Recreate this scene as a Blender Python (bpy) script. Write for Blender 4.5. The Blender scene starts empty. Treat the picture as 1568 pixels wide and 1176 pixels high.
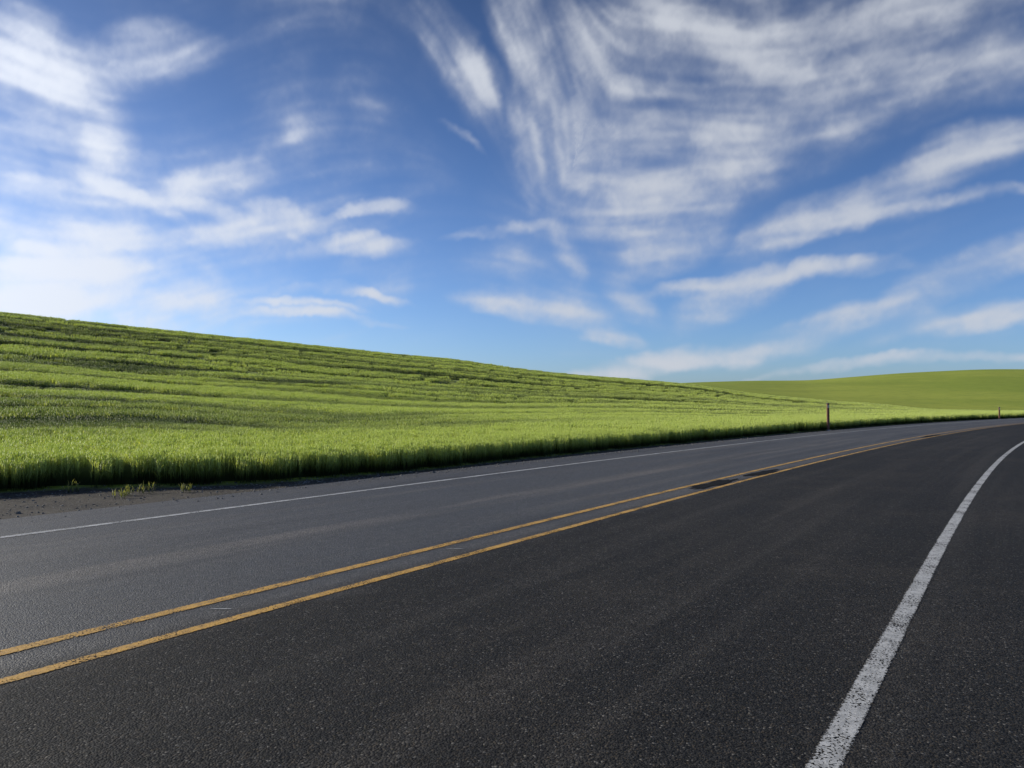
import bpy, math, random
import numpy as np
from mathutils import Vector
random.seed(4); rng=np.random.default_rng(4)
sc=bpy.context.scene
sc.view_settings.view_transform='Standard'; sc.view_settings.look='None'; sc.view_settings.exposure=0; sc.view_settings.gamma=1
CAMH=1.4
SUN_AZ=math.radians(-70); SUN_EL=math.radians(23)

# ------------------------------------------------------------------ helpers
def link(o): sc.collection.objects.link(o); return o
def smooth(x,a,b):
    t=np.clip((x-a)/(b-a),0,1); return t*t*(3-2*t)
_lat=rng.random((256,256))
def vnoise(x,y,seed=0):
    x=np.asarray(x,float)+seed*17.31; y=np.asarray(y,float)+seed*9.73
    xi=np.floor(x).astype(int); yi=np.floor(y).astype(int)
    fx=x-xi; fy=y-yi; fx=fx*fx*(3-2*fx); fy=fy*fy*(3-2*fy)
    g=lambda i,j:_lat[(i)&255,(j)&255]
    return (g(xi,yi)*(1-fx)*(1-fy)+g(xi+1,yi)*fx*(1-fy)+g(xi,yi+1)*(1-fx)*fy+g(xi+1,yi+1)*fx*fy)*2-1
def fbm(x,y,seed=0,o=3,r=.5):
    s=0;a=1;n=0
    for k in range(o):
        s=s+a*vnoise(x*2**k,y*2**k,seed+k*3); n+=a; a*=r
    return s/n

# ------------------------------------------------------------------ road curve
DS=0.5
S=np.arange(-90,420,DS)
head=np.radians(34.2+np.clip(S,0,300)*0.13)
RX=np.zeros(len(S)); RY=np.zeros(len(S))
i0=int(np.argmin(abs(S)))
RX[i0],RY[i0]=0.1,7.75
for i in range(i0+1,len(S)):
    h=(head[i]+head[i-1])/2; RX[i]=RX[i-1]+math.sin(h)*DS; RY[i]=RY[i-1]+math.cos(h)*DS
for i in range(i0-1,-1,-1):
    h=(head[i]+head[i+1])/2; RX[i]=RX[i+1]-math.sin(h)*DS; RY[i]=RY[i+1]-math.cos(h)*DS
def road_xy(s,o):
    hx=np.interp(s,S,head)
    return np.interp(s,S,RX)+np.cos(hx)*o, np.interp(s,S,RY)-np.sin(hx)*o
def road_so(x,y):
    x=np.asarray(x,float).ravel(); y=np.asarray(y,float).ravel()
    so=np.empty(len(x)); oo=np.empty(len(x))
    cx=RX[::2]; cy=RY[::2]; ss=S[::2]; hh=head[::2]
    for a in range(0,len(x),4000):
        dx=x[a:a+4000,None]-cx; dy=y[a:a+4000,None]-cy
        k=np.argmin(dx*dx+dy*dy,1); r=np.arange(len(k))
        sx=np.sin(hh[k]); cxx=np.cos(hh[k])
        so[a:a+4000]=ss[k]+dx[r,k]*sx+dy[r,k]*cxx
        d=dx[r,k]*cxx-dy[r,k]*sx
        dist=np.hypot(dx[r,k],dy[r,k])
        oo[a:a+4000]=np.where(abs(d)>dist*0.7,d,np.sign(d)*dist)
    return so,oo
def field_off(s):   # distance left of centre line where the wheat starts
    return np.interp(s,[-90,-40,-8,-2,0,1.5,3,6,40,70,120,420],[13,12,11.2,10.9,10.4,9.0,8.0,7.5,7.7,8.4,9.0,10])+.10*vnoise(np.asarray(s)*.8,0*np.asarray(s),3)

# ------------------------------------------------------------------ terrain height
near=[(-6,.10,30),(-2.5,.13,60),(-1.05,.156,110),(-.694,.1275,130),(-.517,.108,140),(-.34,.0903,150),(-.163,.0717,160),(-.074,.0637,162),(-.02,.0555,165),
      (.04,.0478,168),(.191,.0354,172),(.245,.030,172),(.333,.0160,168),(.43,.0075,150),(.50,.003,140),(.56,-.004,130),(.65,-.011,120),(1.0,-.012,100)]
far=[(-2,.03,400),(-.1,.020,480),(.19,.0262,500),(.245,.0295,510),(.32,.0325,510),(.403,.0336,510),(.527,.0430,520),(.634,.0478,520),(.694,.0480,520),(.85,.045,520),(2,.04,300)]
def tab(T,sub):
    a=[];R=[];Z=[]
    for u,v,D in T:
        a.append(math.atan(u)); R.append(D*math.hypot(1,u)); Z.append(max(v*D+CAMH-sub,0.0))
    return np.array(a),np.array(R),np.array(Z)
nA,nR,nZ=tab(near,.75); fA,fR,fZ=tab(far,0.1)
_t=np.linspace(0,3,601)
_s=np.interp(_t,[0,.12,.25,.5,.75,.9,1,1.1,1.3,1.6,2.2,3],[0,.03,.10,.34,.69,.89,.97,.985,.93,.72,.3,0])
_k=np.hanning(41); _k/=_k.sum(); _s=np.convolve(np.pad(_s,20,mode='edge'),_k,'valid')
_s-=_s[0]*np.clip(1-_t*5,0,1); _s/=.965
fa=np.linspace(-math.pi,math.pi,721)
def smtab(A,V,first,last):
    v=np.interp(fa,np.concatenate([[-math.pi],A,[math.pi]]),np.concatenate([[first],V,[last]]))
    k=np.hanning(9);k/=k.sum(); return np.convolve(np.pad(v,4,mode='wrap'),k,'valid')
nRt=smtab(nA,nR,150,150); nZt=smtab(nA,nZ,3,3); fRt=smtab(fA,fR,500,500); fZt=smtab(fA,fZ,12,12)
def bands(t,a):
    """warped contour coordinate shared by the undulation and the drill lines"""
    return t+0.045*fbm(a*3,t*3,21)+0.08*a+0.002*vnoise(a*22,t*9,5)
def terrain(x,y,so=None):
    shp=np.shape(x); x=np.ravel(x).astype(float); y=np.ravel(y).astype(float)
    if so is None: s,o=road_so(x,y)
    else: s,o=np.ravel(so[0]),np.ravel(so[1])
    a=np.arctan2(x,y); r=np.hypot(x,y)
    w=-o-field_off(s)
    R=np.interp(a,fa,nRt); Zc=np.interp(a,fa,nZt)
    t=np.where(r<R, np.clip(w,0,None)/(np.clip(w,0,None)+np.clip(R-r,1e-3,None)), 1+(r-R)/R)
    t=np.where(w<=0,0,t)
    zn=Zc*np.interp(t,_t,_s)
    F=np.interp(a,fa,fRt); ZF=np.interp(a,fa,fZt)
    q=(r-185)/(F-185); zf=ZF*np.where(q<1,smooth(q,-0.05,1.0),1-.35*smooth(q,1,3.5))
    m=smooth(abs(o),9,80)
    z=zn+zf*m
    hz=np.clip(Zc/6,.12,1)
    und=smooth(w,5,30)*(0.42*fbm(bands(t,a)*11,a*2.0,3,2)+0.6*fbm(t*5,a*4,9)*smooth(w,15,60))*hz*np.clip(1.4-t,0,1)
    z=z+und
    edge=-o
    z=z-0.10*smooth(edge,6.0,6.9)*(1-smooth(w,-.3,.8)) - 0.25*smooth(o,6,8.5)*(1-smooth(o,9,12))
    z=z-0.03
    return z.reshape(shp), t.reshape(shp), w.reshape(shp), a.reshape(shp)
def lodge_shade(t,w,a,x,y):
    """0..1 strength of tramlines, drill overlaps and lodged streaks, with their painted shade"""
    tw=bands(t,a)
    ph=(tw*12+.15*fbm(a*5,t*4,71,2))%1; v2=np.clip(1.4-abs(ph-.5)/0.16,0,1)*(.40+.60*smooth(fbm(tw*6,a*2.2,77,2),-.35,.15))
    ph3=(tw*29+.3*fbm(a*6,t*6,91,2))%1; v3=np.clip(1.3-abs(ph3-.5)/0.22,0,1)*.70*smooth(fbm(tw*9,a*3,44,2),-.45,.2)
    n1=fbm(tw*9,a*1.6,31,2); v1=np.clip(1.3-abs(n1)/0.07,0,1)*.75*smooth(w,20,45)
    broad=.30*smooth(fbm(tw*7,a*1.8,57,2),-.05,.4)  # broad lit and darker bands, put into the colour strength
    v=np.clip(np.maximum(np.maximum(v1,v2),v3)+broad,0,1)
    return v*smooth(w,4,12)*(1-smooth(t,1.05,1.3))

# ------------------------------------------------------------------ node helper
class NT:
    def __init__(s,tree): s.t=tree; s.n=tree.nodes; s.l=tree.links
    def new(s,typ,**k):
        nd=s.n.new(typ)
        for a,b in k.items(): setattr(nd,a,b)
        return nd
    def put(s,sock,v):
        if v is None: return
        if isinstance(v,bpy.types.NodeSocket): s.l.new(v,sock)
        else:
            try: sock.default_value=v
            except Exception: sock.default_value=tuple(v)+(1,)
    def m(s,op,a,b=None,c=None,clamp=False):
        nd=s.new('ShaderNodeMath',operation=op,use_clamp=clamp)
        s.put(nd.inputs[0],a); s.put(nd.inputs[1],b); s.put(nd.inputs[2],c); return nd.outputs[0]
    def vm(s,op,a,b=None,scale=None):
        nd=s.new('ShaderNodeVectorMath',operation=op)
        s.put(nd.inputs[0],a); s.put(nd.inputs[1],b)
        if scale is not None: s.put(nd.inputs['Scale'],scale)
        return nd.outputs['Value'] if op in('LENGTH','DOT_PRODUCT') else nd.outputs[0]
    def noise(s,v,scale,detail=3,rough=.5,dist=0,col=False):
        nd=s.new('ShaderNodeTexNoise'); s.put(nd.inputs['Vector'],v); nd.inputs['Scale'].default_value=scale
        nd.inputs['Detail'].default_value=detail; nd.inputs['Roughness'].default_value=rough; nd.inputs['Distortion'].default_value=dist
        return nd.outputs['Color' if col else 'Fac']
    def voro(s,v,scale,feature='F1',out='Distance'):
        nd=s.new('ShaderNodeTexVoronoi',feature=feature); s.put(nd.inputs['Vector'],v); nd.inputs['Scale'].default_value=scale
        return nd.outputs[out]
    def mr(s,v,a,b,c=0,d=1,interp='SMOOTHSTEP'):
        nd=s.new('ShaderNodeMapRange',interpolation_type=interp); s.put(nd.inputs[0],v)
        for i,k in zip((1,2,3,4),(a,b,c,d)): s.put(nd.inputs[i],k)
        return nd.outputs[0]
    def mix(s,f,a,b,blend='MIX'):
        nd=s.new('ShaderNodeMix',data_type='RGBA',blend_type=blend)
        s.put(nd.inputs[0],f); s.put(nd.inputs[6],a); s.put(nd.inputs[7],b); return nd.outputs[2]
    def mapping(s,v,loc=(0,0,0),rot=(0,0,0),sc_=(1,1,1),typ='POINT'):
        nd=s.new('ShaderNodeMapping',vector_type=typ); s.put(nd.inputs[0],v)
        nd.inputs[1].default_value=loc; nd.inputs[2].default_value=rot; nd.inputs[3].default_value=sc_; return nd.outputs[0]
    def xyz(s,x,y,z=0.0):
        nd=s.new('ShaderNodeCombineXYZ'); s.put(nd.inputs[0],x); s.put(nd.inputs[1],y); s.put(nd.inputs[2],z); return nd.outputs[0]
    def bump(s,h,strength,dist):
        nd=s.new('ShaderNodeBump'); s.put(nd.inputs['Height'],h); nd.inputs['Strength'].default_value=strength; nd.inputs['Distance'].default_value=dist
        return nd.outputs[0]
def C(r,g,b): return (r,g,b,1.0)
def material(name):
    m=bpy.data.materials.new(name); m.use_nodes=True; t=NT(m.node_tree)
    b=t.n['Principled BSDF']; out=t.n['Material Output']; return m,t,b,out

# ------------------------------------------------------------------ materials
def mat_asphalt():
    m,t,b,out=material('asphalt')
    uv=t.new('ShaderNodeUVMap',uv_map='UVMap').outputs[0]
    pos=t.new('ShaderNodeNewGeometry').outputs['Position']
    sep=t.new('ShaderNodeSeparateXYZ'); t.put(sep.inputs[0],uv); o=sep.outputs[1]; s_=sep.outputs[0]
    left=t.mr(t.m('ADD',o,t.m('MULTIPLY',t.m('SUBTRACT',t.noise(pos,1.3,3),.5),.5)),0.25,-.35)
    base=t.mix(left,C(.0200,.0192,.0180),C(.056,.055,.053))
    st=t.noise(t.mapping(uv,sc_=(.05,1.7,1)),1.0,4,.6)
    base=t.mix(t.m('MULTIPLY',t.mr(st,.45,.66),t.m('ADD',.25,t.m('MULTIPLY',left,.55))),base,C(.095,.086,.074))
    # worn wheel-path / paving seam bands
    seamn=t.noise(t.mapping(uv,sc_=(.25,2.5,1)),1.0,4,.65)
    wob=t.m('ADD',o,t.m('MULTIPLY',t.m('SUBTRACT',seamn,.5),.5))
    band=t.mr(t.m('ABSOLUTE',t.m('ADD',wob,2.2)),.05,.32,1,0)
    base=t.mix(t.m('MULTIPLY',t.m('MULTIPLY',band,t.mr(seamn,.35,.6)),.75),base,C(.135,.118,.098))
    band2=t.mr(t.m('ABSOLUTE',t.m('SUBTRACT',wob,1.9)),.1,.6,1,0)
    base=t.mix(t.m('MULTIPLY',t.m('MULTIPLY',band2,t.mr(seamn,.4,.65)),.30),base,C(.060,.052,.043))
    st2=t.noise(t.mapping(uv,loc=(7,3,0),sc_=(.10,1.2,1)),1.0,3,.6)
    base=t.mix(t.m('MULTIPLY',t.mr(st2,.50,.68),.5),base,C(.018,.0175,.017))
    patch=t.noise(pos,.5,5,.65)
    base=t.mix(t.m('MULTIPLY',t.mr(patch,.45,.72),.38),base,C(.055,.048,.039))
    sh=t.mr(t.m('ADD',o,t.m('MULTIPLY',t.m('SUBTRACT',t.noise(pos,.9,4),.5),1.2)),-5.1,-6.2)
    base=t.mix(t.m('MULTIPLY',sh,.5),base,C(.060,.055,.048))
    vc=t.voro(pos,100,out='Color'); g=t.new('ShaderNodeSeparateColor'); t.put(g.inputs[0],vc)
    ag=t.mr(g.outputs[0],0,1,.40,1.55,'LINEAR')
    base=t.mix(1.0,base,t.xyz(ag,ag,ag),'MULTIPLY')
    fine=t.noise(pos,45,4,.75); fm=t.mr(fine,.32,.68,.40,1.6,'LINEAR')
    base=t.mix(1.0,base,t.xyz(fm,fm,fm),'MULTIPLY')
    coarse=t.noise(pos,9,4,.7); cm=t.mr(coarse,.3,.7,.75,1.25,'LINEAR')
    base=t.mix(1.0,base,t.xyz(cm,cm,cm),'MULTIPLY')
    base=t.mix(t.m('MULTIPLY',t.mr(g.outputs[2],.82,.95),.4),base,C(.085,.066,.044))
    spk=t.mr(g.outputs[1],.97,.985)
    base=t.mix(t.m('MULTIPLY',spk,.5),base,C(.24,.225,.20))
    t.put(b.inputs['Base Color'],base)
    t.put(b.inputs['Roughness'],t.mr(left,0,1,.74,.60)); t.put(b.inputs['Specular IOR Level'],t.mr(left,0,1,.13,.42))
    vd=t.voro(pos,100); h=t.m('ADD',t.m('MULTIPLY',vd,-1.0),t.m('MULTIPLY',fine,1.2))
    t.put(b.inputs['Normal'],t.bump(h,.8,.006))
    return m
def mat_paint(name,col,edge,wear):
    m,t,b,out=material(name)
    uv=t.new('ShaderNodeUVMap',uv_map='UVMap').outputs[0]
    pos=t.new('ShaderNodeNewGeometry').outputs['Position']
    sep=t.new('ShaderNodeSeparateXYZ'); t.put(sep.inputs[0],uv)
    v=t.m('ABSOLUTE',sep.outputs[1])
    n=t.noise(pos,55,4,.75); n2=t.noise(pos,2.6,4,.65)
    vc=t.voro(pos,85)
    e=t.m('ADD',t.m('MULTIPLY',t.m('SUBTRACT',n,.5),1.1),t.m('ADD',v,t.m('MULTIPLY',t.m('SUBTRACT',n2,.5),.35)))
    mask=t.mr(e,.80,1.0,1,0)
    holes=t.mr(t.m('ADD',vc,t.m('MULTIPLY',t.m('SUBTRACT',n2,.5),1.3)),wear,wear+.16,1,0)
    mask=t.m('MULTIPLY',mask,holes)
    colr=t.mix(t.mr(t.noise(pos,14,4,.7),.35,.7),col,edge)
    t.put(b.inputs['Base Color'],colr); b.inputs['Roughness'].default_value=.6
    t.put(b.inputs['Normal'],t.bump(n,.6,.006))
    tr=t.new('ShaderNodeBsdfTransparent'); mx=t.new('ShaderNodeMixShader')
    t.put(mx.inputs[0],mask); t.l.new(tr.outputs[0],mx.inputs[1]); t.l.new(b.outputs[0],mx.inputs[2]); t.l.new(mx.outputs[0],out.inputs[0])
    return m
def mat_ground():
    m,t,b,out=material('earth_and_crop')
    pos=t.new('ShaderNodeNewGeometry').outputs['Position']
    at=t.new('ShaderNodeAttribute',attribute_name='crop').outputs['Fac']
    row=t.new('ShaderNodeAttribute',attribute_name='rows').outputs['Fac']
    n=t.noise(pos,.9,5,.65); nf=t.noise(pos,24,4,.7)
    dirt=t.mix(t.mr(n,.35,.65),C(.045,.042,.039),C(.080,.072,.061))
    vc=t.voro(pos,38,out='Color'); g=t.new('ShaderNodeSeparateColor'); t.put(g.inputs[0],vc)
    dirt=t.mix(t.mr(g.outputs[0],.6,1,0,.7),dirt,C(.15,.138,.12))
    dirt=t.mix(t.mr(nf,.55,.75,0,.6),dirt,C(.03,.028,.026))
    c1=t.noise(pos,.012,5,.6); c2=t.noise(pos,.25,5,.75)
    crop=t.mix(t.mr(c1,.38,.62),C(.25,.31,.045),C(.33,.37,.060))
    crop=t.mix(t.mr(c2,.40,.7,0,.35),crop,C(.14,.20,.032))
    crop=t.mix(t.m('MULTIPLY',row,.5),crop,C(.08,.13,.025))
    base=t.mix(at,dirt,crop)
    t.put(b.inputs['Base Color'],base); b.inputs['Roughness'].default_value=.9; b.inputs['Specular IOR Level'].default_value=.1
    h=t.m('ADD',t.m('MULTIPLY',nf,.02),t.m('MULTIPLY',t.m('MULTIPLY',c2,at),.4))
    t.put(b.inputs['Normal'],t.bump(h,.6,1.0))
    return m
def mat_leaf(name,a,bb,tipc,transl=.45,inst=False):
    m,t,b,out=material(name)
    geo=t.new('ShaderNodeNewGeometry'); pos=geo.outputs['Position']
    hgt=t.new('ShaderNodeAttribute',attribute_name='tip').outputs['Fac']
    n=t.noise(pos,.10,2,.6); n2=t.noise(pos,2.4,2,.7)
    col=t.mix(t.mr(n,.35,.65),a,bb)
    col=t.mix(t.mr(n2,.35,.7,0,.6),col,C(bb[0]*1.25,bb[1]*1.1,bb[2]))
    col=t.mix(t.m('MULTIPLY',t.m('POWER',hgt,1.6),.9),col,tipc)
    col=t.mix(t.mr(hgt,.1,.75,.93,0),col,C(.010,.022,.008))  # stalk bases darkened in the colour: painted shade low in the crop
    if inst:
        lo=t.new('ShaderNodeAttribute',attribute_name='lodge_shade',attribute_type='INSTANCER').outputs['Fac']
        lo2=t.new('ShaderNodeAttribute',attribute_name='lodge_shade').outputs['Fac']
        col=t.mix(t.m('MULTIPLY',t.m('MAXIMUM',lo,lo2),.90),col,C(.026,.058,.012))  # dark streak colour paints the shade of dips and gaps in the crop
    t.put(b.inputs['Base Color'],col); b.inputs['Roughness'].default_value=.55; b.inputs['Specular IOR Level'].default_value=.25
    nrm=t.vm('NORMALIZE',t.vm('ADD',geo.outputs['Normal'],(0,0,.8)))
    t.put(b.inputs['Normal'],nrm)
    tl=t.new('ShaderNodeBsdfTranslucent'); t.put(tl.inputs[0],t.mix(1.0,col,C(1.42,1.42,.60),'MULTIPLY'))
    mx=t.new('ShaderNodeMixShader'); mx.inputs[0].default_value=transl
    t.l.new(b.outputs[0],mx.inputs[1]); t.l.new(tl.outputs[0],mx.inputs[2]); t.l.new(mx.outputs[0],out.inputs[0])
    return m
def mat_simple(name,c1,c2,scale,rough=.8,metal=0):
    m,t,b,out=material(name)
    oc=t.new('ShaderNodeTexCoord').outputs['Object']
    n=t.noise(oc,scale,5,.65)
    t.put(b.inputs['Base Color'],t.mix(t.mr(n,.35,.65),c1,c2)); b.inputs['Roughness'].default_value=rough; b.inputs['Metallic'].default_value=metal
    t.put(b.inputs['Normal'],t.bump(n,.5,.01))
    return m
M_asph=mat_asphalt()
M_white=mat_paint('white_road_paint',C(.50,.50,.485),C(.30,.30,.29),.62)
M_yel=mat_paint('yellow_road_paint',C(.62,.35,.055),C(.38,.22,.05),.60)
M_gr=mat_ground()
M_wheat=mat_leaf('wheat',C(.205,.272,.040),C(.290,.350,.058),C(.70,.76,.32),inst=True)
M_weed=mat_leaf('weed',C(.14,.19,.045),C(.20,.22,.07),C(.35,.34,.14))

# ------------------------------------------------------------------ mesh helper
def grid_mesh(name,X,Y,Z,uv=None,attrs=None,wrap=False,mat=None,smooth_=True,up=True):
    nr,nc=X.shape
    co=np.stack([X,Y,Z],-1).reshape(-1,3).astype(np.float32)
    i=np.arange(nr-1)[:,None]; j=np.arange(nc-1 if not wrap else nc)[None,:]
    j2=(j+1)%nc
    f=np.stack([i*nc+j,i*nc+j2,(i+1)*nc+j2,(i+1)*nc+j],-1).reshape(-1,4)
    if up:
        q=co[f[len(f)//2]]; nz=np.cross(q[1]-q[0],q[2]-q[0])[2]
        if nz<0: f=f[:,::-1]
    me=bpy.data.meshes.new(name); me.vertices.add(len(co)); me.vertices.foreach_set('co',co.ravel())
    me.loops.add(f.size); me.loops.foreach_set('vertex_index',np.ascontiguousarray(f).ravel().astype(np.int32))
    me.polygons.add(len(f)); me.polygons.foreach_set('loop_start',np.arange(0,f.size,4,dtype=np.int32))
    me.update(calc_edges=True)
    if uv is not None:
        l=me.uv_layers.new(name='UVMap'); vi=np.empty(len(me.loops),np.int32); me.loops.foreach_get('vertex_index',vi)
        l.data.foreach_set('uv',uv.reshape(-1,2)[vi].astype(np.float32).ravel())
    for k,v in (attrs or {}).items():
        a=me.attributes.new(k,'FLOAT','POINT'); a.data.foreach_set('value',np.ascontiguousarray(v).ravel().astype(np.float32))
    me.polygons.foreach_set('use_smooth',np.full(len(f),smooth_))
    if mat: me.materials.append(mat)
    me.update()
    return bpy.data.objects.new(name,me)

# ------------------------------------------------------------------ ground sheet
az=np.concatenate([np.linspace(-55,60,520,endpoint=False),np.linspace(60,305,160,endpoint=False)])
rad=np.concatenate([[0.01,.5,1,1.5],np.geomspace(2,600,330),np.geomspace(620,6000,30)])
A,Rr=np.meshgrid(np.radians(az),rad)
X=Rr*np.sin(A); Y=Rr*np.cos(A)
so=road_so(X,Y); Zt,Tt,Wt,At=terrain(X,Y,so)
s_=so[0].reshape(X.shape); o_=so[1].reshape(X.shape)
crop=np.clip(smooth(Wt,-.1,.1)+smooth(o_,9,11),0,1)
fr=np.hypot(X,Y)
far_rows=smooth(fbm(Zt*.5+.8*fbm(X/70,Y/70,5),A*3,15,2),.25,.5)*smooth(fr,250,320)
near_rows=lodge_shade(Tt,Wt,At,X,Y)*(1-smooth(fr,190,215))  # same painted streak shade, carried onto the ground sheet
ground=link(grid_mesh('ground',X,Y,Zt,attrs={'crop':crop,'rows':np.maximum(far_rows*.3,near_rows*.7)},wrap=True,mat=M_gr))
# ------------------------------------------------------------------ road
def strip(name,s0,s1,ds,offs,z,mat,uvn=False,parent=None):
    s=np.arange(s0,s1,ds); SS,OO=np.meshgrid(s,offs,indexing='ij')
    x,y=road_xy(SS,OO); c=(offs[0]+offs[-1])/2; hw=(offs[-1]-offs[0])/2
    uv=np.stack([SS,(OO-c)/hw if uvn else OO],-1)
    o=grid_mesh(name,x,y,np.full(x.shape,float(z)),uv=uv,mat=mat)
    link(o)
    if parent: o.parent=parent
    return o
road=strip('road',-85,400,1.0,np.array([-6.1,-4.7,-2.5,-.5,0,2,3.64,6.0]),0.0,M_asph)
strip('left_white_edge_line',-85,400,.5,np.array([-4.73,-4.67,-4.61]),.004,M_white,True,road)
strip('right_white_edge_line',-85,400,.5,np.array([3.58,3.64,3.70]),.004,M_white,True,road)
strip('yellow_line_far',-85,400,.5,np.array([-.55,-.495,-.44]),.004,M_yel,True,road)
strip('yellow_line_near',-85,400,.5,np.array([-.05,0,.05]),.004,M_yel,True,road)
def blob(name,s,o,ls,lo,z,mat,n=26,seed=0,rot=0):
    r=random.Random(seed); pts=[]
    for k in range(n):
        a_=2*math.pi*k/n; q=r.uniform(.6,1.1); u=ls*q*math.cos(a_); v=lo*q*math.sin(a_)
        x,y=road_xy(np.array([s+u*math.cos(rot)-v*math.sin(rot)]),np.array([o+u*math.sin(rot)+v*math.cos(rot)])); pts.append((float(x[0]),float(y[0]),z))
    me=bpy.data.meshes.new(name); me.from_pydata(pts,[],[tuple(range(n))]); me.materials.append(mat)
    if me.polygons[0].normal.z<0: me.flip_normals()
    ob=link(bpy.data.objects.new(name,me)); ob.parent=road
M_tar=mat_simple('tar_seal',C(.006,.006,.006),C(.011,.011,.011),5,.95)
M_tar.node_tree.nodes['Principled BSDF'].inputs['Specular IOR Level'].default_value=.1
M_tick=mat_simple('tick_paint',C(.45,.45,.43),C(.25,.25,.24),30,.7)
blob('tar_patch',6.6,-.26,1.2,.19,.0075,M_tar,seed=1); blob('tar_patch_small',9.3,-.2,1.0,.20,.0075,M_tar,seed=2)
blob('tar_patch_far',33,-.2,2.6,.18,.0075,M_tar,seed=5)
blob('survey_tick',-3.35,-.27,.10,.012,.0045,M_tick,n=12,seed=3,rot=1.0); blob('survey_tick_b',-.75,-.27,.10,.012,.0045,M_tick,n=12,seed=4,rot=1.0)

# ------------------------------------------------------------------ wheat
def clump(name,n,rad_,h0,h1,lw,hw,hl,mat,leaves=2,lean=.12,seed=0):
    r=random.Random(seed); V=[];F=[];T=[]
    def ribbon(p0,d,h,bend,w,segs=3,taper=True,tip0=0,tip1=1):
        side=Vector((math.cos(d+1.57),math.sin(d+1.57),0)); dirv=Vector((math.cos(d),math.sin(d),0)); b=len(V)
        for k in range(segs+1):
            f=k/segs; c=p0+Vector((0,0,h*f*(1-.25*f*f*bend)))+dirv*(bend*h*f*f*.6)
            ww=w*(1-f*.85) if taper else w
            V.append(c-side*ww/2); V.append(c+side*ww/2); T.extend([tip0+(tip1-tip0)*f]*2)
        for k in range(segs): a=b+2*k; F.append((a,a+1,a+3,a+2))
    for i in range(n):
        q=rad_*math.sqrt(r.random()); th=r.random()*6.283
        p=Vector((q*math.cos(th),q*math.sin(th),0)); h=r.uniform(h0,h1); d=r.random()*6.283; be=r.uniform(0,lean)
        ribbon(p,d,h,be,lw*.55,2,False,0,.8)
        top=p+Vector((0,0,h*(1-.25*be)))+Vector((math.cos(d),math.sin(d),0))*(be*h*.6)
        b=len(V); ax=Vector((math.cos(d)*r.uniform(.0,.5),math.sin(d)*r.uniform(0,.5),1)).normalized()
        V.append(top-ax*hl*.1); T.append(.8)
        for k in range(4):
            a_=k*1.571+d; V.append(top+ax*hl*.4+Vector((math.cos(a_),math.sin(a_),0))*hw*.5); T.append(.95)
        V.append(top+ax*hl); T.append(1)
        for k in range(4): F.append((b,b+1+k,b+1+(k+1)%4)); F.append((b+5,b+1+(k+1)%4,b+1+k))
        for k in range(leaves):
            z0=h*r.uniform(.2,.75); d2=r.random()*6.283
            ribbon(p+Vector((0,0,z0)),d2,min(h-z0,.35*h)*r.uniform(.7,1.25)+.05,r.uniform(.4,1.6),lw,3,True,z0/h,min(1,z0/h+.4))
    me=bpy.data.meshes.new(name); me.from_pydata([tuple(v) for v in V],[],F)
    a=me.attributes.new('tip','FLOAT','POINT'); a.data.foreach_set('value',T); me.materials.append(mat)
    return bpy.data.objects.new(name,me)
col=bpy.data.collections.new('wheat_clumps')
defs=[('a_near',36,.22,.46,.55,.015,.017,.08),('b_near',34,.22,.45,.55,.015,.017,.08),('c_near',38,.24,.47,.56,.014,.017,.085),
      ('d_mid',46,.42,.46,.60,.03,.032,.11),('e_mid',46,.42,.46,.60,.03,.032,.11),
      ('f_far',50,.8,.42,.62,.06,.07,.15),('g_far',50,.8,.42,.62,.06,.07,.15)]
for k,d in enumerate(defs): col.objects.link(clump(d[0],*d[1:],M_wheat,seed=k+1))
def scatter(smin,smax,wmin,wmax,dens,rmin,rmax,kinds):
    n=int((smax-smin)*(wmax-wmin)*dens*1.25)
    s=rng.uniform(smin,smax,n); w=rng.uniform(wmin,wmax,n)
    x,y=road_xy(s,-(field_off(s)+w))
    r=np.hypot(x,y); az_=np.degrees(np.arctan2(x,y))
    k=(r>rmin)&(r<rmax)&(az_>-52)&(az_<56)
    x,y,s,w=x[k],y[k],s[k],w[k]
    z,t,ww,a=terrain(x,y)
    keep=(ww>0)&(t<1.1)
    x,y,z,t,ww,a=[q[keep] for q in(x,y,z,t,ww,a)]
    L=lodge_shade(t,ww,a,x,y)
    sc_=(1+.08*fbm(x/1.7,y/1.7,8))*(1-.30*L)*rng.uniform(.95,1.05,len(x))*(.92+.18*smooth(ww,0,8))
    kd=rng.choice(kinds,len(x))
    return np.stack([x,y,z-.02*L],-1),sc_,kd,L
P=[];Q=[];K=[];LL=[]
def add(*a,**k):
    p,q,kk,l=scatter(*a,**k); P.append(p);Q.append(q);K.append(kk);LL.append(l)
add(-30,60,0,1.2,28,5,45,[0,1,2])
add(-30,60,1.2,30,9,5,30,[0,1,2])
add(-60,110,0,90,3.0,30,75,[3,4])
add(40,150,0,1.5,6,44,160,[3,4])
add(-120,260,0,190,.9,75,205,[5,6])
P=np.concatenate(P);Q=np.concatenate(Q);K=np.concatenate(K);LL=np.concatenate(LL)
me=bpy.data.meshes.new('wheat_field'); me.from_pydata(P.tolist(),[],[])
for nm,arr in (('psc',Q),('prot',rng.uniform(0,6.283,len(P))),('lodge_shade',LL)):
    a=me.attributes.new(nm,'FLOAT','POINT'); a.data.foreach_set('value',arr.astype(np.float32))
a=me.attributes.new('kind','INT','POINT'); a.data.foreach_set('value',K.astype(np.int32))
wheat=link(bpy.data.objects.new('wheat_field',me))
ng=bpy.data.node_groups.new('wheat_scatter','GeometryNodeTree')
ng.interface.new_socket('Geometry',in_out='INPUT',socket_type='NodeSocketGeometry'); ng.interface.new_socket('Geometry',in_out='OUTPUT',socket_type='NodeSocketGeometry')
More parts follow.
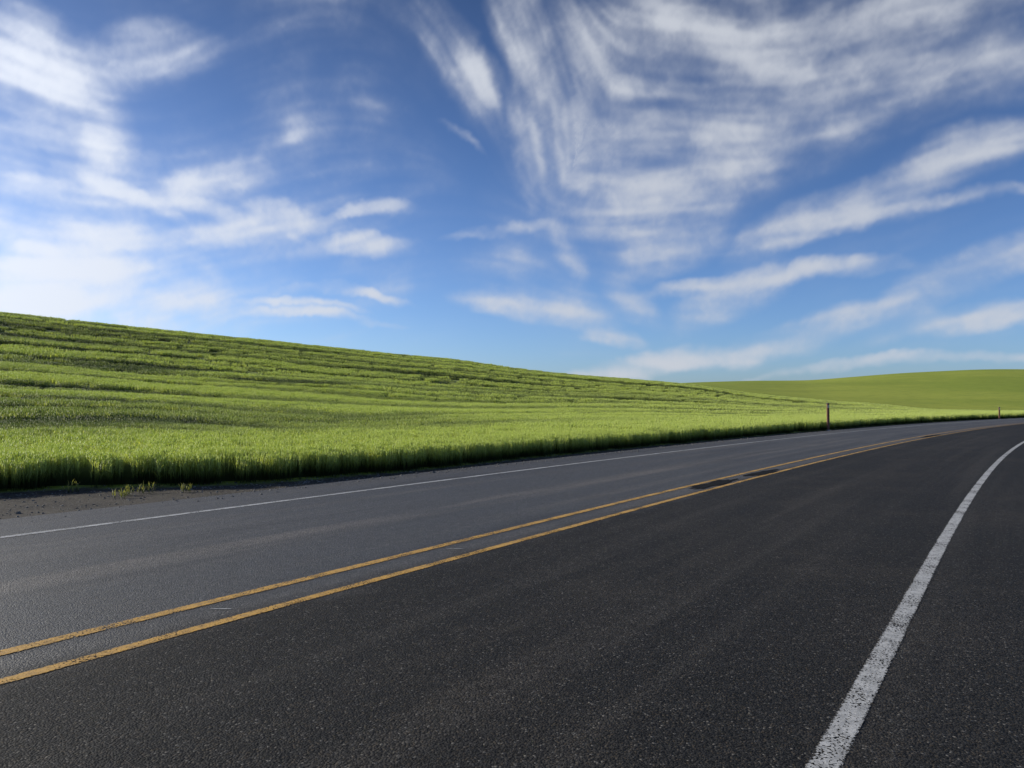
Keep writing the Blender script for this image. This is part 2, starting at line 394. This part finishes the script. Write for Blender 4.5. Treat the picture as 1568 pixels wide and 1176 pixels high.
N=ng.nodes; L=ng.links
gi=N.new('NodeGroupInput'); go=N.new('NodeGroupOutput'); ip=N.new('GeometryNodeInstanceOnPoints'); ci=N.new('GeometryNodeCollectionInfo')
ci.inputs['Collection'].default_value=col; ci.inputs['Separate Children'].default_value=True; ci.inputs['Reset Children'].default_value=True
def na(n,t):
    x=N.new('GeometryNodeInputNamedAttribute'); x.data_type=t; x.inputs[0].default_value=n; return x.outputs[0]
m2p=N.new('GeometryNodeMeshToPoints')
L.new(gi.outputs[0],m2p.inputs[0]); L.new(m2p.outputs[0],ip.inputs['Points']); L.new(ci.outputs[0],ip.inputs['Instance']); ip.inputs['Pick Instance'].default_value=True
L.new(na('kind','INT'),ip.inputs['Instance Index'])
cx=N.new('ShaderNodeCombineXYZ'); L.new(na('prot','FLOAT'),cx.inputs[2]); L.new(cx.outputs[0],ip.inputs['Rotation'])
L.new(na('psc','FLOAT'),ip.inputs['Scale']); L.new(ip.outputs[0],go.inputs[0])
md=wheat.modifiers.new('scatter','NODES'); md.node_group=ng
sg=np.concatenate([np.arange(-60,60,.5),np.arange(60,200,1.2)])
wg=np.concatenate([[.22,.25,.5,1,1.5],np.arange(2,60,.45),np.geomspace(60.5,200,180)])
SS,WW=np.meshgrid(sg,wg,indexing='ij'); x,y=road_xy(SS,-(field_off(SS)+WW))
z,t,ww,a=terrain(x,y,(SS,-(field_off(SS)+WW)))
Lg=lodge_shade(t,ww,a,x,y)
zz=z+np.where(WW<.24,-.05,.34)*(1-.4*Lg)*(1+.25*fbm(x*1.5,y*1.5,6))
zz=zz-1.0*np.maximum(smooth(np.hypot(x,y),190,204),smooth(t,1.05,1.15))   # field canopy ends at the crest
tipv=np.where(WW<.24,0,np.where(WW<1.2,.45,.66))*(1-.35*Lg)  # low tip values at the front take the painted base shade
can=link(grid_mesh('canopy',x,y,zz,attrs={'tip':tipv,'lodge_shade':Lg},mat=M_wheat)); can.parent=wheat

# ------------------------------------------------------------------ roadside gravel
V=[];F=[]
def rock(c,r):
    b=len(V); ph=random.random()*6.28
    for k in range(5):
        a_=ph+k*1.2566; q=r*random.uniform(.7,1.2); V.append((c[0]+q*math.cos(a_),c[1]+q*math.sin(a_),c[2]+r*.15*random.random()))
    for k in range(4):
        a_=ph+.6+k*1.57; q=r*random.uniform(.35,.65); V.append((c[0]+q*math.cos(a_),c[1]+q*math.sin(a_),c[2]+r*random.uniform(.5,.9)))
    F.append((b+5,b+6,b+7,b+8))
    for k in range(5):
        k2=(k+1)%5; m_=int(k*4/5); m2=int(k2*4/5) if k2 else 0
        if m_==m2: F.append((b+k,b+k2,b+5+m_))
        else: F.append((b+k,b+k2,b+5+m2,b+5+m_))
n=12000
s=rng.uniform(-16,40,n); f=rng.random(n)**.8
oo=-(5.6+f*(field_off(s)+.2-5.6)); x,y=road_xy(s,oo); z=terrain(x,y)[0]
for i in range(n):
    zz_=max(z[i],0 if oo[i]>-6.1 else -9)
    rock((x[i],y[i],zz_-.004),random.choice([.008,.01,.012,.015,.018,.026])*(1 if random.random()<.975 else 1.7))
me=bpy.data.meshes.new('roadside_gravel'); me.from_pydata(V,[],F)
me.materials.append(mat_simple('gravel_stone',C(.08,.076,.07),C(.22,.205,.18),9,.85)); link(bpy.data.objects.new('roadside_gravel',me))

# ------------------------------------------------------------------ weeds
def weed(sx,sy,size,seed):
    o=clump('weed_tuft',13,.15*size,.08*size,.26*size,.012,.008,.02,M_weed,leaves=3,lean=1.5,seed=seed)
    z=float(terrain(np.array([sx]),np.array([sy]))[0][0]); o.location=(sx,sy,z); link(o)
for k,(u,D,sz) in enumerate([(-.596,13.1,.9),(-.52,12.7,.8),(-.53,12.3,.7),(-.495,13.0,.9),(-.44,13.2,.7)]):
    weed(u*D,D,sz,40+k)

# ------------------------------------------------------------------ marker posts
M_post=mat_simple('weathered_post',C(.16,.07,.045),C(.24,.12,.08),7,.85)
M_refl=mat_simple('reflector',C(.5,.5,.48),C(.4,.4,.4),3,.35)
M_steel=mat_simple('steel',C(.25,.25,.25),C(.35,.35,.34),6,.5,.6)
import bmesh
def box(name,sx,sy,z0,z1,loc,mat,bev=.008,taper=1.0):
    bm=bmesh.new(); bmesh.ops.create_cube(bm,size=1)
    for v in bm.verts:
        tp=taper if v.co.z>0 else 1
        v.co=Vector((v.co.x*sx*tp,v.co.y*sy*tp,z0+(v.co.z+.5)*(z1-z0)))
    bmesh.ops.bevel(bm,geom=bm.edges[:],offset=bev,segments=2,affect='EDGES')
    me=bpy.data.meshes.new(name); bm.to_mesh(me); bm.free(); me.materials.append(mat)
    o=bpy.data.objects.new(name,me); o.location=loc; link(o); return o
def post(x,y,h,w):
    z=float(terrain(np.array([x]),np.array([y]))[0][0])
    e=bpy.data.objects.new('marker_post',None); e.location=(x,y,z); link(e)
    for o in (box('shaft',w,w*.8,-.3,h,(0,0,0),M_post,w*.12,.88),box('cap',w*1.12,w*.95,h+.002,h+.03,(0,0,0),M_steel,.006,.8),
              box('reflector',w*.62,.012,h-.28,h-.10,(0,-w*.8/2-.008,0),M_refl,.004),
              box('base_collar',w*1.5,w*1.3,-.05,.06,(0,0,0),M_steel,.01)):
        o.parent=e
    return e
for u,off,h in ((.428,-7.3,1.7),(.660,-7.6,1.4)):
    ss=np.arange(5,250,.1); xx,yy=road_xy(ss,off); k=int(np.argmin(abs(xx/yy-u)))
    post(float(xx[k]),float(yy[k]),h,.16)

# ------------------------------------------------------------------ sun + sky
sd=Vector((math.sin(SUN_AZ)*math.cos(SUN_EL),math.cos(SUN_AZ)*math.cos(SUN_EL),math.sin(SUN_EL)))
sl=bpy.data.lights.new('sun','SUN'); sl.energy=5.0; sl.angle=math.radians(.5); sl.color=(1,.93,.80)
so_=link(bpy.data.objects.new('sun',sl)); so_.rotation_euler=sd.to_track_quat('Z','Y').to_euler(); so_.location=sd*100
w=bpy.data.worlds.new('World'); sc.world=w; w.use_nodes=True; T=NT(w.node_tree); bg=T.n['Background']
sky=T.new('ShaderNodeTexSky',sky_type='NISHITA'); sky.sun_disc=False; sky.sun_elevation=SUN_EL; sky.sun_rotation=SUN_AZ
sky.air_density=1.0; sky.dust_density=1.5; sky.ozone_density=3.0; sky.altitude=600
d=T.new('ShaderNodeTexCoord').outputs['Generated']
sp=T.new('ShaderNodeSeparateXYZ'); T.put(sp.inputs[0],d)
skyc=T.vm('SCALE',T.vm('MULTIPLY',sky.outputs[0],(.67,.85,1.18)),scale=T.mr(sp.outputs[2],0.0,.50,1.40,.62,'LINEAR'))
T.put(bg.inputs[0],skyc); bg.inputs[1].default_value=.10
w.cycles.sampling_method='NONE'

# cirrus sheet: optical depth computed on a fine direction grid (azimuth, elevation)
streaks=[(-.76,.51,-.588,.435,.034,1.0),(-.605,.444,-.437,.497,.024,1.0),(-.658,.444,-.561,.391,.028,.9),(-.57,.418,-.539,.32,.020,.5),
(-.71,.382,-.517,.342,.013,.7),(-.614,.325,-.437,.241,.008,1.2),(-.464,.294,-.34,.316,.015,.6),(-.358,.263,-.304,.263,.009,1.0),
(-.74,.245,-.464,.227,.017,1.2),(-.473,.223,-.269,.25,.012,1.1),(-.78,.161,-.446,.174,.016,1.7),(-.78,.130,-.402,.148,.011,1.7),
(-.76,.200,-.50,.195,.008,1.1),(-.76,.30,-.52,.27,.010,.7),(-.55,.29,-.30,.235,.007,.7),
(-.473,.196,-.402,.174,.009,.9),(-.278,.21,-.127,.227,.010,.8),(-.234,.263,-.145,.281,.008,1.0),(-.313,.161,-.145,.152,.006,.8),
(-.384,.126,-.163,.121,.005,1.0),(-.40,.140,-.20,.137,.004,.8),(-.80,.22,-.45,.22,.13,.30),(-.85,.12,-.42,.10,.05,.7),
(-.110,.55,-.021,.409,.024,.55),(-.074,.515,-.012,.418,.009,.9),(.005,.58,.050,.462,.028,1.15),(.014,.42,.032,.30,.013,1.0),
(-.092,.40,-.039,.36,.005,.7),(.06,.24,.20,.56,.075,.42),(.15,.50,.60,.51,.085,.40),(.20,.33,.46,.44,.06,.38),(.28,.356,.342,.329,.026,.7),
(.08,.56,.16,.40,.020,.6),(.22,.54,.42,.43,.018,.5),
(.324,.236,.50,.285,.018,1.3),(.48,.28,.76,.39,.020,1.35),(.34,.225,.55,.27,.010,.8),(.483,.258,.72,.294,.006,1.1),(.2,.174,.527,.201,.010,1.4),(.235,.126,.35,.188,.022,.85),
(-.074,.241,.067,.258,.006,1.2),(.067,.258,.094,.188,.013,1.15),(.067,.258,.28,.294,.016,.9),(-.039,.157,.12,.134,.016,1.3),
(-.004,.25,.014,.196,.016,.4),(.112,.108,.173,.095,.008,1.1),(.138,.161,.191,.126,.014,.7),(.315,.090,.545,.130,.014,1.5),
(.50,.13,.76,.235,.016,1.6),(.50,.099,.76,.130,.011,1.4),(.085,.052,.306,.077,.012,1.8),(.306,.073,.412,.090,.010,1.5),(.34,.058,.76,.068,.005,1.6),
(.129,.285,.235,.285,.034,.45),(.156,.196,.262,.258,.025,.65),(.545,.497,.70,.533,.04,.38),(.439,.382,.501,.391,.010,.8),(.50,.42,.75,.47,.022,.5)]
st=math.radians(.085)
ga=np.arange(math.radians(-44),math.radians(44),st); ge=np.arange(math.radians(-.6),math.radians(36),st)
GA,GE=np.meshgrid(ga,ge)
def fbv(k,x,y,seed,o,r=.55): return fbm(x*k+40,y*k+40,seed,o,r)
wa=.045*fbv(3.2,GA,GE,101,2); we=.045*fbv(3.2,GA,GE,117,2)
wa2=.014*fbv(14,GA+wa,GE+we,131,5,.6); we2=.014*fbv(14,GA+wa,GE+we,149,5,.6)
Am=np.zeros_like(GA); c2=.35*np.cos(2*.2)*np.ones_like(GA); s2=.35*np.sin(2*.2)*np.ones_like(GA)
for (u0,v0,u1,v1,wd,de) in streaks:
    a0,e0=math.atan(u0),math.atan(v0/math.hypot(1,u0)); a1,e1=math.atan(u1),math.atan(v1/math.hypot(1,u1))
    ang=math.atan2(e1-e0,a1-a0); hl=math.hypot(a1-a0,e1-e0)/2; ca,ce=(a0+a1)/2,(e0+e1)/2
    kw=1 if wd>=.035 else .28
    x_=GA+wa*kw+wa2-ca; y_=GE+we*kw+we2-ce
    xl=x_*math.cos(ang)+y_*math.sin(ang); yl=-x_*math.sin(ang)+y_*math.cos(ang)
    yl=yl+.10*xl*xl/(hl+wd)          # streaks arc slightly
    q=np.hypot(xl/((hl+wd)*1.35),yl/(wd*1.9)); g=np.clip(1-q,0,1); Am+=g*g*(3-2*g)*de*1.1
    far_=np.exp(-(xl/(hl+.06))**2-(yl/(wd+.05))**2)*de
    c2+=far_*math.cos(2*ang); s2+=far_*math.sin(2*ang)
th=.5*np.arctan2(s2,c2)+.38*fbv(5,GA,GE,171,2)
dx=np.cos(th); dy=np.sin(th)
def lic(img,steps,step):
    acc=img.copy(); H,W=img.shape
    for sgn in (1,-1):
        px,py=np.meshgrid(np.arange(W,dtype=float),np.arange(H,dtype=float))
        for k in range(steps):
            ix=np.clip(px.astype(int),0,W-1); iy=np.clip(py.astype(int),0,H-1)
            px+=sgn*dx[iy,ix]*step; py+=sgn*dy[iy,ix]*step
            acc+=img[np.clip(py.astype(int),0,H-1),np.clip(px.astype(int),0,W-1)]*(1-k/steps)
    return acc
def nrm_(a): a=a-a.mean(); return a/a.std()
f1=nrm_(lic(fbv(150,GA,GE,201,1),16,1.3)); f2=nrm_(lic(fbv(70,GA,GE,211,2),18,2.4)); f3=nrm_(lic(fbv(30,GA,GE,221,2),18,4.0))
iso=nrm_(fbv(15,GA+wa2,GE+we2,231,6,.6))
F_=.46*f3+.36*f2+.17*f1+.52*iso
tau=Am*np.exp(.80*F_-.33)+.06*np.exp(.9*F_)*smooth(fbv(4,GA+wa,GE+we,251,3),-.3,.5)
dfront=1-np.exp(-1.15*tau)
oa=np.concatenate([ga,np.radians(np.arange(45,316,2.0))]); oe=np.concatenate([ge,np.radians(np.arange(37,90.1,2.0))])
OA,OE=np.meshgrid(oa,oe)
dall=.25*smooth(fbm(OA*5+30,OE*9+30,261,4),-.1,.6)
dall[:len(ge),:len(ga)]=dfront
dall*=smooth(OE,0,.03)
dv=np.stack([np.sin(OA)*np.cos(OE),np.cos(OA)*np.cos(OE),np.sin(OE)],-1)
cs=np.clip(dv@np.array(sd),0,1)
dall*=1-smooth(cs,.96,.985)      # no thick cloud in front of the sun itself
RAD=7000
m,t,b,out=material('cirrus')
t.n.remove(b)
at=t.new('ShaderNodeAttribute',attribute_name='cloud_amount').outputs['Fac']
nn=t.vm('NORMALIZE',t.new('ShaderNodeNewGeometry').outputs['Position'])
glow=t.m('POWER',t.m('MAXIMUM',t.vm('DOT_PRODUCT',nn,tuple(sd)),0.0),3.0)   # forward scattering toward the sun
em=t.new('ShaderNodeEmission'); em.inputs[0].default_value=C(.90,.95,1.05); t.put(em.inputs[1],t.m('ADD',.65,t.m('MULTIPLY',glow,.60)))
tr=t.new('ShaderNodeBsdfTransparent'); mx=t.new('ShaderNodeMixShader'); t.put(mx.inputs[0],t.m('MULTIPLY',at,.93))
t.l.new(tr.outputs[0],mx.inputs[1]); t.l.new(em.outputs[0],mx.inputs[2]); t.l.new(mx.outputs[0],out.inputs[0])
try: m.cycles.emission_sampling='NONE'
except Exception as e: print(e)
link(grid_mesh('sky',dv[...,0]*RAD,dv[...,1]*RAD,dv[...,2]*RAD,attrs={'cloud_amount':dall},wrap=True,mat=m,up=False))

# ------------------------------------------------------------------ camera
cd=bpy.data.cameras.new('camera'); cd.sensor_width=36; cd.lens=25.94; cd.clip_end=15000; cd.clip_start=.05
cam=link(bpy.data.objects.new('camera',cd)); cam.location=(0,0,CAMH); cam.rotation_euler=(math.radians(90+1.72),0,0); sc.camera=cam
